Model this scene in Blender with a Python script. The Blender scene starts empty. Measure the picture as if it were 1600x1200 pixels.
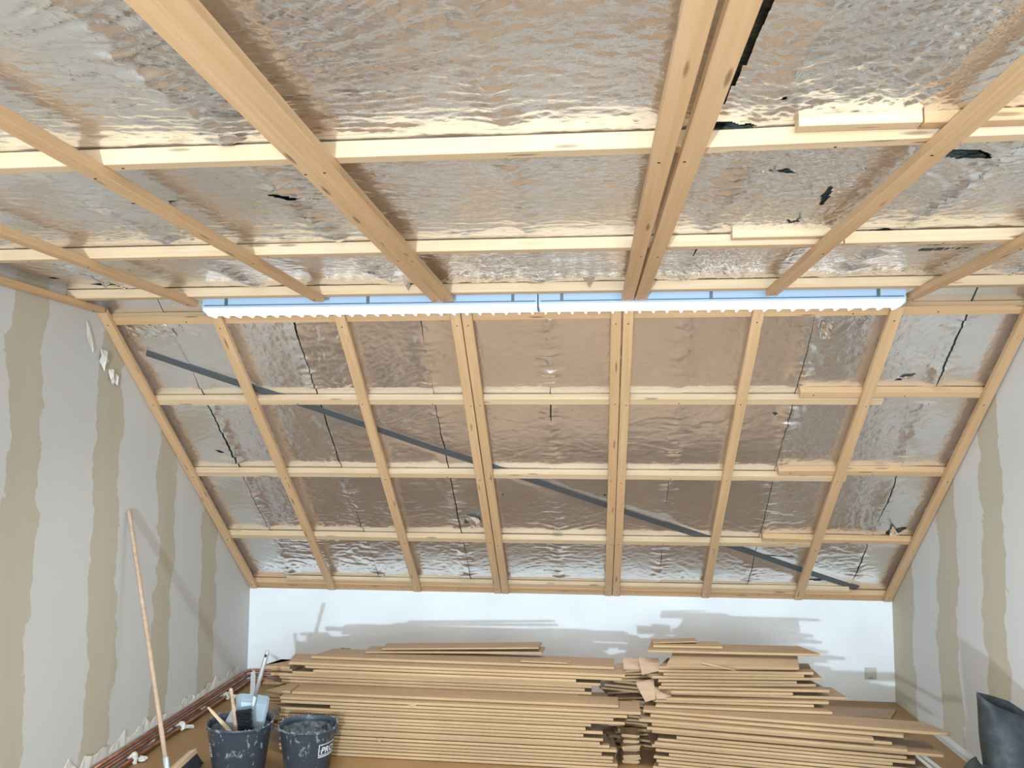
import bpy, bmesh, math, random
import numpy as np
from mathutils import Vector, Matrix
random.seed(7); RNG = np.random.default_rng(7)
S = bpy.context.scene
COL = S.collection

# ------------------------------------------------------------------ camera, light, exposure
XL, XR, D, K, C, YJ, H = -2.598, 2.152, 5.999, 0.6913, 2.4703, 3.9301, 1.7422
YB = -2.6                                         # rear wall, behind the camera
FOC, PITCH, ROLL, YAW = 1238.8, 0.0863, 0.0044, 0.0960
def cam_axes():
    cy, sy, cp, sp, cr, sr = math.cos(YAW), math.sin(YAW), math.cos(PITCH), math.sin(PITCH), math.cos(ROLL), math.sin(ROLL)
    F = Vector((-sy*cp, cy*cp, sp)); R = Vector((cy, sy, 0)); U = R.cross(F)
    return R*cr + U*sr, U*cr - R*sr, F
CR, CU, CF = cam_axes()
CAM = Vector((0, 0, H))
cd = bpy.data.cameras.new('camera'); cam = bpy.data.objects.new('camera', cd); COL.objects.link(cam)
cam.matrix_world = Matrix(((CR.x, CU.x, -CF.x, 0), (CR.y, CU.y, -CF.y, 0), (CR.z, CU.z, -CF.z, H), (0, 0, 0, 1)))
cd.sensor_width = 36; cd.lens = FOC*36/1600; cd.clip_start = .02
S.camera = cam
S.view_settings.view_transform = 'Standard'; S.view_settings.look = 'None'
S.view_settings.gamma = 1; S.view_settings.use_curve_mapping = False
S.view_settings.exposure = -0.48
w = bpy.data.worlds.new('world'); S.world = w; w.use_nodes = True
w.node_tree.nodes['Background'].inputs[0].default_value = (.62, .78, 1, 1)
w.node_tree.nodes['Background'].inputs[1].default_value = 1.0
def area(name, loc, look, sx, sy, power, color, spread=180):
    l = bpy.data.lights.new(name, 'AREA'); l.shape = 'RECTANGLE'; l.size = sx; l.size_y = sy; l.energy = power; l.color = color; l.spread = math.radians(spread)
    o = bpy.data.objects.new(name, l); COL.objects.link(o); o.location = loc
    o.rotation_euler = (Vector(look)-Vector(loc)).to_track_quat('-Z', 'Y').to_euler(); return o
# daylight through the big window in the rear wall, and a small unseen low light beside it, inferred from cast shadows
area('window_daylight', (.70, YB-.02, 1.35), (.45, 3, 1.15), 2.2, 1.5, 138, (.76, .89, 1), 125)
area('low_rear_light', (-.75, YB-.02, .85), (-.3, 6, .6), .10, .10, 430, (.63, .83, 1))

# ------------------------------------------------------------------ pixel -> plane helpers (author's tape measure)
def ray(px, py): return CF + CR*((px-800)/FOC) + CU*((600-py)/FOC)
def on(px, py, n, p):
    v = ray(px, py); n = Vector(n); return CAM + v*((Vector(p)-CAM).dot(n)/v.dot(n))
def at_y(px, py, y): return on(px, py, (0, 1, 0), (0, y, 0))
def at_z(px, py, z=0): return on(px, py, (0, 0, 1), (0, 0, z))
TH = math.atan2(C-K, D-YJ)
SD = Vector((0, -math.cos(TH), math.sin(TH)))      # up the slope
SN = Vector((0, math.sin(TH), math.cos(TH)))       # out of the room
SLEN = math.hypot(C-K, D-YJ)
def slope(x, s, off=0): return Vector((x, D, K)) + SD*s + SN*off
def on_slope(px, py, off=0):
    p = on(px, py, SN, Vector((0, D, K)) + SN*off); return p.x, (p-Vector((p.x, D, K))).dot(SD)

# ------------------------------------------------------------------ materials
class N:
    def __init__(s, name, **kw):
        s.m = bpy.data.materials.new(name); s.m.use_nodes = True; s.t = s.m.node_tree; s.b = s.t.nodes['Principled BSDF']
        for k, v in kw.items(): s.set(k, v)
    def set(s, k, v):
        i = s.b.inputs[k.replace('_', ' ')]
        if hasattr(v, 'links') or isinstance(v, bpy.types.NodeSocket): s.t.links.new(v, i)
        else: i.default_value = v
    def n(s, typ, ins={}, **attrs):
        x = s.t.nodes.new(typ)
        for k, v in attrs.items(): setattr(x, k, v)
        for k, v in ins.items():
            if isinstance(v, bpy.types.NodeSocket): s.t.links.new(v, x.inputs[k])
            else: x.inputs[k].default_value = v
        return x
    def coord(s, kind='Object'): return s.n('ShaderNodeTexCoord').outputs[kind]
    def mapping(s, vec, scale=(1, 1, 1), loc=(0, 0, 0)):
        return s.n('ShaderNodeMapping', {'Vector': vec, 'Scale': scale, 'Location': loc}).outputs[0]
    def noise(s, vec, scale, detail=3, rough=.5, dist=0):
        return s.n('ShaderNodeTexNoise', {'Vector': vec, 'Scale': scale, 'Detail': detail, 'Roughness': rough, 'Distortion': dist}).outputs[0]
    def ramp(s, fac, stops, interp='LINEAR'):
        r = s.n('ShaderNodeValToRGB', {'Fac': fac}); e = r.color_ramp.elements; r.color_ramp.interpolation = interp
        while len(e) < len(stops): e.new(.5)
        for i, (p, c) in enumerate(stops): e[i].position = p; e[i].color = (*c, 1) if len(c) == 3 else c
        return r.outputs[0]
    def math(s, op, a, b=0.0, c=0.0):
        return s.n('ShaderNodeMath', {0: a, 1: b, 2: c}, operation=op).outputs[0]
    def mix(s, f, a, b, blend='MIX'):
        x = s.n('ShaderNodeMix', data_type='RGBA', blend_type=blend)
        for i, v in ((0, f), (6, a), (7, b)):
            if isinstance(v, bpy.types.NodeSocket): s.t.links.new(v, x.inputs[i])
            else: x.inputs[i].default_value = v if i == 0 else ((*v, 1) if len(v) == 3 else v)
        return x.outputs[2]
    def bump(s, h, strength=.3, dist=.01):
        s.set('Normal', s.n('ShaderNodeBump', {'Height': h, 'Strength': strength, 'Distance': dist}).outputs[0])
def lin(r, g, b): return tuple(((c/255)/12.92 if c/255 < .04045 else ((c/255+.055)/1.055)**2.4) for c in (r, g, b))

def wood(name, light, dark, rough=.6, knots=True):
    m = N(name, Roughness=rough)
    co = m.coord(); rnd = m.n('ShaderNodeObjectInfo').outputs['Random']
    off = m.n('ShaderNodeCombineXYZ', {'X': m.math('MULTIPLY', rnd, 37.), 'Y': m.math('MULTIPLY', rnd, 11.), 'Z': m.math('MULTIPLY', rnd, 5.)}).outputs[0]
    v = m.n('ShaderNodeVectorMath', {0: co, 1: off}, operation='ADD').outputs[0]
    g = m.noise(m.mapping(v, (1.2, 42, 42)), 1.0, 5, .6, .6)
    c = m.ramp(g, [(.25, dark), (.5, tuple((a+b)/2 for a, b in zip(light, dark))), (.72, light)])
    big = m.noise(m.mapping(v, (1.5, 6, 6)), 1.0, 2)
    c = m.mix(m.math('MULTIPLY', m.ramp(big, [(.35, (0, 0, 0)), (.75, (1, 1, 1))]), .28), c, tuple(x*.82 for x in dark))
    if knots:
        vo = m.n('ShaderNodeTexVoronoi', {'Vector': m.mapping(v, (3.2, 22, 22)), 'Scale': 1.0, 'Randomness': 1.0}).outputs['Distance']
        c = m.mix(m.ramp(vo, [(.0, (.85,)*3), (.10, (.6,)*3), (.16, (0,)*3)]), c, (.10, .045, .015))
    c = m.mix(m.math('MULTIPLY', rnd, .25), c, tuple(x*.8 for x in dark))
    m.set('Base_Color', c); m.bump(g, .15, .003)
    return m.m
M = {}
M['pine'] = wood('pine_lath', lin(226, 190, 148), lin(206, 162, 116))
M['pine_pale'] = wood('pine_batten', lin(234, 208, 172), lin(212, 178, 138))
M['stick'] = wood('worn_wood', lin(214, 186, 160), lin(178, 146, 118), knots=False)

def foil_mat():
    m = N('aluminium_foil', Metallic=.9)
    co = m.coord()
    b = m.noise(co, 3.0, 3)
    m.set('Base_Color', m.ramp(b, [(.3, (.83, .815, .80)), (.7, (.91, .895, .88))]))
    f = m.noise(co, 95, 3, .6); g = m.noise(co, 28, 3, .55, .8)
    m.set('Roughness', m.ramp(m.noise(co, 7, 2), [(.3, (.15,)*3), (.7, (.25,)*3)]))
    h = m.math('ADD', m.math('MULTIPLY', f, .3), g)
    m.bump(h, .38, .006)
    return m.m
M['foil'] = foil_mat()
M['tape'] = N('foil_tape', Metallic=1.0, Roughness=.16, Base_Color=(.92, .93, .95, 1)).m

def wall_mat(name, stops, sgn):
    m = N(name, Roughness=.85)
    co = m.coord(); sep = m.n('ShaderNodeSeparateXYZ', {0: co}).outputs
    n1 = m.noise(m.mapping(co, (1, .6, 1.5)), 1.7, 2); n2 = m.noise(co, 7, 4, .62); n3 = m.noise(m.mapping(co, (1, 6, 1.2)), 6, 3, .6)
    y = m.math('ADD', sep[1], m.math('MULTIPLY', m.math('SUBTRACT', n1, .5), .22))
    y = m.math('ADD', y, m.math('MULTIPLY', m.math('SUBTRACT', n2, .5), .12))
    y = m.math('ADD', y, m.math('MULTIPLY', m.math('SUBTRACT', n3, .5), .035))
    f = m.math('DIVIDE', m.math('ADD', y, 3.0), 10.0)
    brown, grey = (lin(184, 172, 147), lin(203, 200, 195)) if sgn > 0 else (lin(198, 188, 164), lin(222, 221, 219))  # left pair darker in colour, standing in for weaker light on that wall
    c = m.ramp(f, [((yy+3)/10, brown if kind == 'b' else grey) for yy, kind in stops], 'CONSTANT')
    c = m.mix(m.math('MULTIPLY', m.noise(m.mapping(co, (1, 3, .5)), 2.2, 3), .35), c, lin(214, 211, 203))
    sp = m.ramp(m.noise(co, 60, 2, .5), [(.76, (0,)*3), (.78, (1,)*3)])
    c = m.mix(m.math('MULTIPLY', sp, .6), c, (.85, .84, .8))
    m.set('Base_Color', c)
    bb = m.n('ShaderNodeSeparateXYZ', {0: c}).outputs[2]
    m.bump(m.math('ADD', m.math('MULTIPLY', bb, 2.0), m.math('MULTIPLY', n2, .6)), .12, .006)
    return m.m
M['wall_left'] = wall_mat('scraped_wall_left', [(-3, 'g'), (-1.2, 'b'), (-.9, 'g'), (.3, 'b'), (.6, 'g'), (1.6, 'b'), (1.95, 'g'), (2.6, 'b'), (2.9, 'g'), (3.30, 'b'), (3.56, 'g'), (3.97, 'b'), (4.22, 'g'), (4.60, 'b'), (4.80, 'g'), (5.17, 'b'), (5.40, 'g')], 1)
M['wall_right'] = wall_mat('scraped_wall_right', [(-3, 'g'), (-1.2, 'b'), (-.9, 'g'), (.3, 'b'), (.6, 'g'), (1.6, 'b'), (1.95, 'g'), (2.6, 'b'), (2.9, 'g'), (3.75, 'b'), (4.0, 'g'), (4.40, 'b'), (4.63, 'g'), (4.96, 'b'), (5.22, 'g'), (5.60, 'b')], -1)
def plaster():
    m = N('white_plaster', Roughness=.8); co = m.coord()
    m.set('Base_Color', m.ramp(m.noise(co, 2.5, 4), [(.3, lin(240, 241, 240)), (.7, lin(250, 250, 249))])); m.bump(m.noise(co, 40, 4), .12, .004); return m.m
M['white'] = plaster()
def floor_m():
    m = N('hardboard_floor', Roughness=.55); co = m.coord()
    a = m.noise(m.mapping(co, (1, .5, 1)), 2.0, 4); b = m.noise(co, 60, 3)
    c = m.ramp(a, [(.3, lin(140, 106, 66)), (.7, lin(160, 124, 82))])
    c = m.mix(m.math('MULTIPLY', m.ramp(b, [(.6, (0,)*3), (.8, (1,)*3)]), .3), c, lin(210, 180, 140))
    m.set('Base_Color', c); m.bump(b, .1, .002); return m.m
M['floor'] = floor_m()
def board_m(name, a, b, rough):
    m = N(name, Roughness=rough); co = m.coord(); oi = m.n('ShaderNodeObjectInfo').outputs['Random']
    n = m.noise(m.mapping(co, (2, 25, 25)), 1.0, 4, .6)
    c = m.ramp(n, [(.3, a), (.7, b)])
    c = m.mix(m.math('MULTIPLY', oi, .35), c, tuple(x*.72 for x in a))
    m.set('Base_Color', c); m.bump(m.noise(co, 90, 2), .1, .001); return m.m
M['board_face'] = board_m('fibreboard_face', lin(158, 128, 98), lin(178, 146, 112), .5)
M['board_edge'] = board_m('fibreboard_edge', lin(174, 140, 102), lin(198, 164, 122), .75)
M['steel_dark'] = N('galvanised_strap', Metallic=.6, Roughness=.55, Base_Color=(.15, .165, .18, 1)).m
M['screw'] = N('screw_head', Metallic=.8, Roughness=.5, Base_Color=(.06, .05, .045, 1)).m
def wool_m():
    m = N('mineral_wool', Roughness=1.0); co = m.coord()
    m.set('Base_Color', m.ramp(m.noise(co, 22, 5, .7), [(.3, (.03, .035, .032)), (.55, (.13, .145, .12)), (.75, (.30, .30, .22))])); m.bump(m.noise(co, 60, 4), .8, .02); return m.m
M['wool'] = wool_m()
def copper_m():
    m = N('copper_pipe', Metallic=.85, Roughness=.42); co = m.coord()
    m.set('Base_Color', m.ramp(m.noise(co, 14, 3), [(.3, (.30, .12, .07)), (.7, (.50, .23, .14))])); return m.m
M['copper'] = copper_m()
def bucket_m():
    m = N('black_bucket_plastic', Roughness=.45); co = m.coord()
    n = m.noise(co, 22, 5, .62, .6); n2 = m.noise(m.mapping(co, (1, 1, .45), (3, 1, 2)), 40, 3, .6)
    s = m.math('MAXIMUM', m.ramp(n, [(.58, (0,)*3), (.68, (.8,)*3)]), m.ramp(n2, [(.64, (0,)*3), (.70, (.9,)*3)]))
    m.set('Base_Color', m.mix(s, (.042, .056, .074), (.36, .40, .44))); m.set('Roughness', m.ramp(s, [(0, (.4,)*3), (1, (.9,)*3)])); return m.m
M['bucket'] = bucket_m()
def dirty_m():
    m = N('mortar_crust', Roughness=.9); co = m.coord()
    m.set('Base_Color', m.ramp(m.noise(co, 30, 5, .65, .5), [(.35, (.05, .06, .065)), (.6, (.22, .24, .24)), (.75, (.5, .5, .48))])); m.bump(m.noise(co, 45, 4), .8, .01); return m.m
M['crust'] = dirty_m()
M['print'] = N('white_print', Roughness=.7, Base_Color=(.72, .75, .78, 1)).m
M['ink'] = N('black_ink', Roughness=.7, Base_Color=(.05, .055, .05, 1)).m
M['galv'] = N('dustpan_metal', Metallic=.35, Roughness=.4, Base_Color=(.52, .60, .64, 1)).m
M['alu'] = N('grey_tube', Metallic=.4, Roughness=.45, Base_Color=(.45, .46, .45, 1)).m
M['bristle'] = N('black_bristle', Roughness=.7, Base_Color=(.012, .012, .013, 1)).m
M['ivory'] = N('ivory_plastic', Roughness=.4, Base_Color=(.62, .60, .50, 1)).m
M['greyplate'] = N('grey_plastic', Roughness=.5, Base_Color=(.30, .31, .30, 1)).m
M['hole'] = N('dark_hole', Roughness=.9, Base_Color=(.01, .01, .01, 1)).m
M['strip'] = N('white_strip', Roughness=.5, Base_Color=(.66, .65, .62, 1)).m
M['lump'] = N('plaster_lump', Roughness=.9, Base_Color=(.72, .68, .60, 1)).m
def bag_m():
    m = N('black_rubble_bag', Roughness=.65); co = m.coord()
    m.set('Base_Color', m.ramp(m.noise(co, 6, 5, .65), [(.35, (.016, .020, .022)), (.6, (.035, .042, .045)), (.8, (.10, .12, .11))])); m.bump(m.noise(co, 16, 4), .5, .02); return m.m
M['bag'] = bag_m()
M['lamp_body'] = N('pale_blue_enamel', Roughness=.35, Base_Color=(.47, .60, .74, 1)).m
m_ = N('lit_louvre', Roughness=.5, Base_Color=(.95, .95, .95, 1)); m_.b.inputs['Emission Color'].default_value = (.97, .98, 1, 1); m_.b.inputs['Emission Strength'].default_value = 1.6; M['louvre'] = m_.m
m_ = N('lit_tube', Base_Color=(1, 1, 1, 1)); m_.b.inputs['Emission Color'].default_value = (1, .97, .93, 1); m_.b.inputs['Emission Strength'].default_value = 9; M['tube'] = m_.m
M['cable'] = N('dark_cable', Roughness=.6, Base_Color=(.03, .035, .04, 1)).m

# ------------------------------------------------------------------ object helpers
def mesh_obj(name, bm, mats, parent=None, smooth=False):
    me = bpy.data.meshes.new(name); bm.normal_update(); bm.to_mesh(me); bm.free()
    for m in (mats if isinstance(mats, (list, tuple)) else [mats]): me.materials.append(m)
    if smooth:
        for p in me.polygons: p.use_smooth = True
    o = bpy.data.objects.new(name, me); COL.objects.link(o)
    if parent: o.parent = parent
    return o
def tag(o, label=None, cat=None, group=None, kind=None):
    if label: o['label'] = label
    if cat: o['category'] = cat
    if group: o['group'] = group
    if kind: o['kind'] = kind
    return o
def empty(name, loc=(0, 0, 0), rot=(0, 0, 0)):
    o = bpy.data.objects.new(name, None); COL.objects.link(o); o.location = loc; o.rotation_euler = rot; o.empty_display_size = .1; return o
def link_copy(o, parent=None):
    c = o.copy(); COL.objects.link(c)
    if parent: c.parent = parent
    return c
def box(bm, x0, x1, y0, y1, z0, z1, bevel=0):
    v = [bm.verts.new(p) for p in ((x0, y0, z0), (x1, y0, z0), (x1, y1, z0), (x0, y1, z0), (x0, y0, z1), (x1, y0, z1), (x1, y1, z1), (x0, y1, z1))]
    fs = [bm.faces.new([v[i] for i in f]) for f in ((3, 2, 1, 0), (4, 5, 6, 7), (0, 1, 5, 4), (1, 2, 6, 5), (2, 3, 7, 6), (3, 0, 4, 7))]
    if bevel: bmesh.ops.bevel(bm, geom=list({e for f in fs for e in f.edges}), offset=bevel, segments=2, affect='EDGES', profile=.5)
def prism(bm, pts, axis, a, b):
    """extrude a closed 2D outline along axis ('x','y','z') from a to b"""
    def P(u, v, t): return {'x': (t, u, v), 'y': (u, t, v), 'z': (u, v, t)}[axis]
    A = [bm.verts.new(P(u, v, a)) for u, v in pts]; B = [bm.verts.new(P(u, v, b)) for u, v in pts]
    n = len(pts); bm.faces.new(A[::-1]); bm.faces.new(B)
    for i in range(n): bm.faces.new((A[i], A[(i+1) % n], B[(i+1) % n], B[i]))
    bmesh.ops.recalc_face_normals(bm, faces=bm.faces)
def tube(bm, pts, r, n=10, cap=True):
    pts = [Vector(p) for p in pts]; rings = []
    rr = r if isinstance(r, (list, tuple)) else [r]*len(pts)
    for i, p in enumerate(pts):
        d = (pts[min(i+1, len(pts)-1)]-pts[max(i-1, 0)]).normalized()
        up = Vector((0, 0, 1)) if abs(d.z) < .9 else Vector((1, 0, 0))
        a = d.cross(up).normalized(); b = d.cross(a)
        rings.append([bm.verts.new(p + (a*math.cos(t)+b*math.sin(t))*rr[i]) for t in (2*math.pi*k/n for k in range(n))])
    for A, B in zip(rings, rings[1:]):
        for k in range(n): bm.faces.new((A[k], A[(k+1) % n], B[(k+1) % n], B[k]))
    if cap: bm.faces.new(rings[0][::-1]); bm.faces.new(rings[-1])
    bmesh.ops.recalc_face_normals(bm, faces=bm.faces)
def lathe(bm, prof, n=40):
    R = [[bm.verts.new((r*math.cos(t), r*math.sin(t), z)) for t in (2*math.pi*k/n for k in range(n))] for r, z in prof]
    for A, B in zip(R, R[1:]):
        for k in range(n): bm.faces.new((A[k], A[(k+1) % n], B[(k+1) % n], B[k]))
    return R
def frame_matrix(o, X, Z):
    X = Vector(X).normalized(); Z = Vector(Z); Z = (Z - X*Z.dot(X)).normalized(); Y = Z.cross(X)
    return Matrix(((X.x, Y.x, Z.x, o[0]), (X.y, Y.y, Z.y, o[1]), (X.z, Y.z, Z.z, o[2]), (0, 0, 0, 1)))

# ------------------------------------------------------------------ room shell
def shell(name, polys, mat):
    bm = bmesh.new()
    for p in polys: bm.faces.new([bm.verts.new(q) for q in p])
    bmesh.ops.recalc_face_normals(bm, faces=bm.faces)
    return tag(mesh_obj(name, bm, mat), kind='structure')
def slab(name, outline, axis, a, b, mat):
    bm = bmesh.new(); prism(bm, outline, axis, a, b); return tag(mesh_obj(name, bm, mat), kind='structure')
OUT = .16
slab('floor', [(XL-.1, YB-.1), (XR+.1, YB-.1), (XR+.1, D+.1), (XL-.1, D+.1)], 'z', -.1, 0, M['floor'])
gab = [(YB-.1, -.1), (D+.32, -.1), (D+.32, K+.02), (YJ+.1, C+.3), (YB-.1, C+.3)]
WL = slab('wall_left', gab, 'x', XL-.12, XL, M['wall_left'])
WR = slab('wall_right', gab, 'x', XR, XR+.12, M['wall_right'])
WBK = slab('wall_back', [(XL, 0), (XR, 0), (XR, K+.006), (XL, K+.006)], 'y', D, D+.3, M['white'])
# rear wall with a window opening and a small opening added for the low light (behind the camera)
wx0, wx1, wz0, wz1 = -.4, 1.8, .6, 2.1; px0, px1, pz0, pz1 = -.9, -.6, .7, 1.0
bm = bmesh.new()
for a in ((XL, px0, 0, C+.1), (px1, wx0, 0, C+.1), (wx1, XR, 0, C+.1), (px0, px1, 0, pz0), (px0, px1, pz1, C+.1), (wx0, wx1, 0, wz0), (wx0, wx1, wz1, C+.1)):
    box(bm, a[0], a[1], YB-.1, YB, a[2], a[3])
tag(mesh_obj('wall_rear', bm, M['white']), kind='structure')
def win(name, x0, x1, z0, z1):
    o = tag(empty(name, (x0, YB-.05, z0)), kind='structure'); bm = bmesh.new(); W, Hh = x1-x0, z1-z0
    for a in ((0, W, 0, .05), (0, W, Hh-.05, Hh), (0, .05, .05, Hh-.05), (W-.05, W, .05, Hh-.05)): box(bm, a[0], a[1], .03, .05, a[2], a[3])
    mesh_obj('window_frame', bm, M['strip'], o)
win('window_1', wx0, wx1, wz0, wz1); win('low_light_opening', px0-.04, px1+.04, pz0-.04, pz1+.04)

# ------------------------------------------------------------------ noise for the crumpled foil
def hsh(i, j, s):
    h = (i*374761393 + j*668265263 + s*2147483647) & 0xffffffff
    h = ((h ^ (h >> 13))*1274126177) & 0xffffffff
    return ((h ^ (h >> 16)) & 0xffff)/65535.0
def vn(x, y, s=0):
    xi = np.floor(x).astype(np.int64); yi = np.floor(y).astype(np.int64); fx = x-xi; fy = y-yi
    fx = fx*fx*fx*(fx*(fx*6-15)+10); fy = fy*fy*fy*(fy*(fy*6-15)+10)
    a, b, c, d = hsh(xi, yi, s), hsh(xi+1, yi, s), hsh(xi, yi+1, s), hsh(xi+1, yi+1, s)
    return (a*(1-fx)+b*fx)*(1-fy)+(c*(1-fx)+d*fx)*fy
def fbm(x, y, s=0, o=3):
    t = 0; a = 1; n = 0
    for k in range(o): t = t+a*vn(x*2**k, y*2**k, s+k*17); n += a; a *= .5
    return t/n
def ridge(x, y, s=0):
    return 1-np.abs(2*vn(x, y, s)-1)
def sm(a, b, x): t = np.clip((x-a)/(b-a), 0, 1); return t*t*(3-2*t)
def foil_h(u, v, seams, rows, seed, rough, dimple):
    """height of the foil towards the room in metres"""
    h = np.zeros_like(u)
    # pillows between battens
    r = np.array(rows); idx = np.clip(np.searchsorted(r, v)-1, 0, len(r)-2); t = np.clip((v-r[idx])/(r[idx+1]-r[idx]), 0, 1)
    h += .006*np.sin(np.pi*t)*(.4+vn(u*1.7, v*1.3, seed))
    h += .005*(fbm(u*2.2, v*1.8, seed+1)-.5)
    ds = np.min(np.abs(u[..., None]-np.array(seams)), axis=-1) if len(seams) else np.ones_like(u)
    near = np.exp(-(ds/.055)**2)
    wild = sm(.42, .70, fbm(u*1.6, v*1.4, seed+5, 2))
    wild = np.maximum(wild, near*sm(.35, .6, vn(u*0+seed, v*4.5, seed+3))*.9)
    # stretched fans of creases, fanning out of the seams
    ang = (vn(u*.9, v*.9, seed+8)-.5)*2.2
    a = u*np.cos(ang)+v*np.sin(ang); b = -u*np.sin(ang)+v*np.cos(ang)
    h += rough*wild*.0034*ridge(a*4.5, b*26, seed+9)**2
    h += rough*(.25+.75*wild)*.0017*ridge(a*7, b*48, seed+21)**2
    h += rough*(.2+.8*wild)*.0010*ridge(u*26+2*vn(u*9, v*9, seed), v*85, seed+23)**2
    h += rough*wild*.0016*ridge(a*11, b*55, seed+11)
    h += rough*.0014*ridge(u*13+3*vn(u*4, v*4, seed), v*17, seed+13)**3*sm(.40, .62, vn(u*2.3, v*2.3, seed+2))
    # folds square to the seams
    h += near*.018*(ridge(u*7, v*24, seed+15)**2*vn(u*5, v*9, seed+16))
    h += near*.0055*ridge(u*22, v*34, seed+18)
    h -= .0011*(.5+.5*rough)*sm(.60, .78, vn(u*26+2*vn(u*5, v*5, seed+30), v*48, seed+31))
    h += .0009*rough*sm(.62, .80, vn(u*40, v*66, seed+32))
    if dimple is not None:
        msk = dimple(u, v); q = vn(u*3, v*3, seed+20)
        h += msk*.0015*np.cos(2*np.pi*(u+.05*q)/.034)*(.3+np.cos(2*np.pi*(v+.03*q)/.026))
    return h
def foil_sheet(parent, us, vs, seams, rows, place, seed, rough, edge0, edge1, holes, dimple=None, flat=None, sag=None):
    """one strip of foil: us runs 0..1 across between two ragged seam edges, vs along"""
    vs = np.array(vs); us = np.array(us)
    e0 = edge0(vs); e1 = edge1(vs)
    U = e0[:, None]*(1-us[None])+e1[:, None]*us[None]; V = np.repeat(vs[:, None], len(us), 1)
    h = foil_h(U, V, seams, rows, seed, rough, dimple)
    if flat is not None: h = flat(U, V, h)
    P = place(U, V, h)
    keep = np.ones((len(vs)-1, len(us)-1), bool)
    cu = (U[:-1, :-1]+U[1:, 1:])/2; cv = (V[:-1, :-1]+V[1:, 1:])/2
    for hu, hv, ru, rv, an in holes:
        du = cu-hu; dv = cv-hv
        if np.abs(du).min() > .6: continue
        aa = du*math.cos(an)+dv*math.sin(an); bb = -du*math.sin(an)+dv*math.cos(an)
        w_ = (vn(cu*30, cv*30, seed+40)-.5)*(.9 if rv < .2 else .25)
        keep &= ~((np.abs(aa)/ru)**1.3+(np.abs(bb)/rv)**1.3 < 1+w_)
    n0, n1 = U.shape; ii = np.arange(n0*n1).reshape(n0, n1)
    q = np.stack([ii[:-1, :-1], ii[:-1, 1:], ii[1:, 1:], ii[1:, :-1]], -1)[keep]
    me = bpy.data.meshes.new('foil_sheet')
    me.vertices.add(n0*n1); me.vertices.foreach_set('co', P.reshape(-1).astype(np.float32))
    me.loops.add(q.size); me.loops.foreach_set('vertex_index', q.reshape(-1).astype(np.int32))
    me.polygons.add(len(q)); me.polygons.foreach_set('loop_start', np.arange(0, q.size, 4, dtype=np.int32))
    me.polygons.foreach_set('use_smooth', np.ones(len(q), bool))
    me.update(calc_edges=True); me.materials.append(M['foil'])
    o = bpy.data.objects.new('foil_sheet', me); COL.objects.link(o); o.parent = parent
    return o
def jag(x, seed, g=0, amp=.006):
    return lambda v: x + g*np.clip(2.6*vn(v*2.6, v*0+seed, 31)-.45, -.4, 2.2) + amp*(fbm(v*5, v*0+seed, seed, 3)-.5)*2 + .012*(vn(v*1.2, v*0+3, seed+1)-.5)

# ------------------------------------------------------------------ sloped ceiling (foil behind battens and laths)
CS = slab('ceiling_slope', [(D+.162, K-.02), (D+.2, K+.15), (YJ, C+.32), (YJ, C+.14)], 'x', XL, XR, M['wool'])
CS.data.materials[0] = M['wool']
S_SEAM = [-2.27, -1.575, -.885, -.215, .503, 1.14, 1.862]
GAP = [.0035, .003, .002, -.012, -.012, .0015, .003]
SROW = [-.02, .64, 1.34, 2.01, 2.74]
STR0, STR1 = on_slope(228, 552, .07), on_slope(1340, 920, .07)
def strap_dist(u, v):
    dx, ds = STR1[0]-STR0[0], STR1[1]-STR0[1]; L = math.hypot(dx, ds); t = ((u-STR0[0])*dx+(v-STR0[1])*ds)/L
    d = np.abs(-(u-STR0[0])*ds+(v-STR0[1])*dx)/L
    return d + np.maximum(0, -t)+np.maximum(0, t-L)
def s_flat(u, v, h):
    d = strap_dist(u, v); lim = np.clip((d-.03)*.16, 0, .03)-.001
    h = np.minimum(h, lim)
    for r in SROW[1:4]: h = np.where((v > r-.05) & (v < r+.08), np.minimum(h, .0004), h)
    h = np.where((v < .11) | (v > 2.60), np.minimum(h, .0004), h)
    return h
def s_place(u, v, h):
    return np.stack([u, D+v*SD.y+(.075-h)*SN.y, K+v*SD.z+(.075-h)*SN.z], -1)
def hole_s(px, py, ru, rv, an=0): return (*on_slope(px, py, .075), ru, rv, an)
S_HOLES = [hole_s(738, 813, .055, .045, .3), hole_s(1413, 588, .045, .018, .5), hole_s(1397, 828, .07, .035, .6), hole_s(343, 703, .028, .014, -.3),
           hole_s(1280, 905, .10, .012, 0), hole_s(690, 496, .02, .02), hole_s(1215, 868, .12, .007, -.05), hole_s(600, 898, .012, .012), hole_s(1210, 645, .014, .012), hole_s(785, 772, .008, .015), hole_s(945, 772, .01, .012)]
edges = [XL-.01]+S_SEAM+[XR+.01]
vs_s = np.arange(-.04, 2.78, .0085)
for i in range(8):
    a, b = edges[i], edges[i+1]; n = int((b-a)/.0085)
    ga = GAP[i-1] if i > 0 else 0; gb = GAP[i] if i < 7 else 0
    off = .0018*(i % 2)
    foil_sheet(CS, np.linspace(0, 1, n), vs_s, [x for x in S_SEAM], SROW, (lambda u, v, h, o=off: s_place(u, v, h-o)), 100+0*i, [1.0, 1.3, 1.25, .75, .55, .6, .9, .8][i],
               jag(a, 7*i+1, ga), jag(b, 7*i+8, -gb), S_HOLES, None, s_flat)

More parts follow.
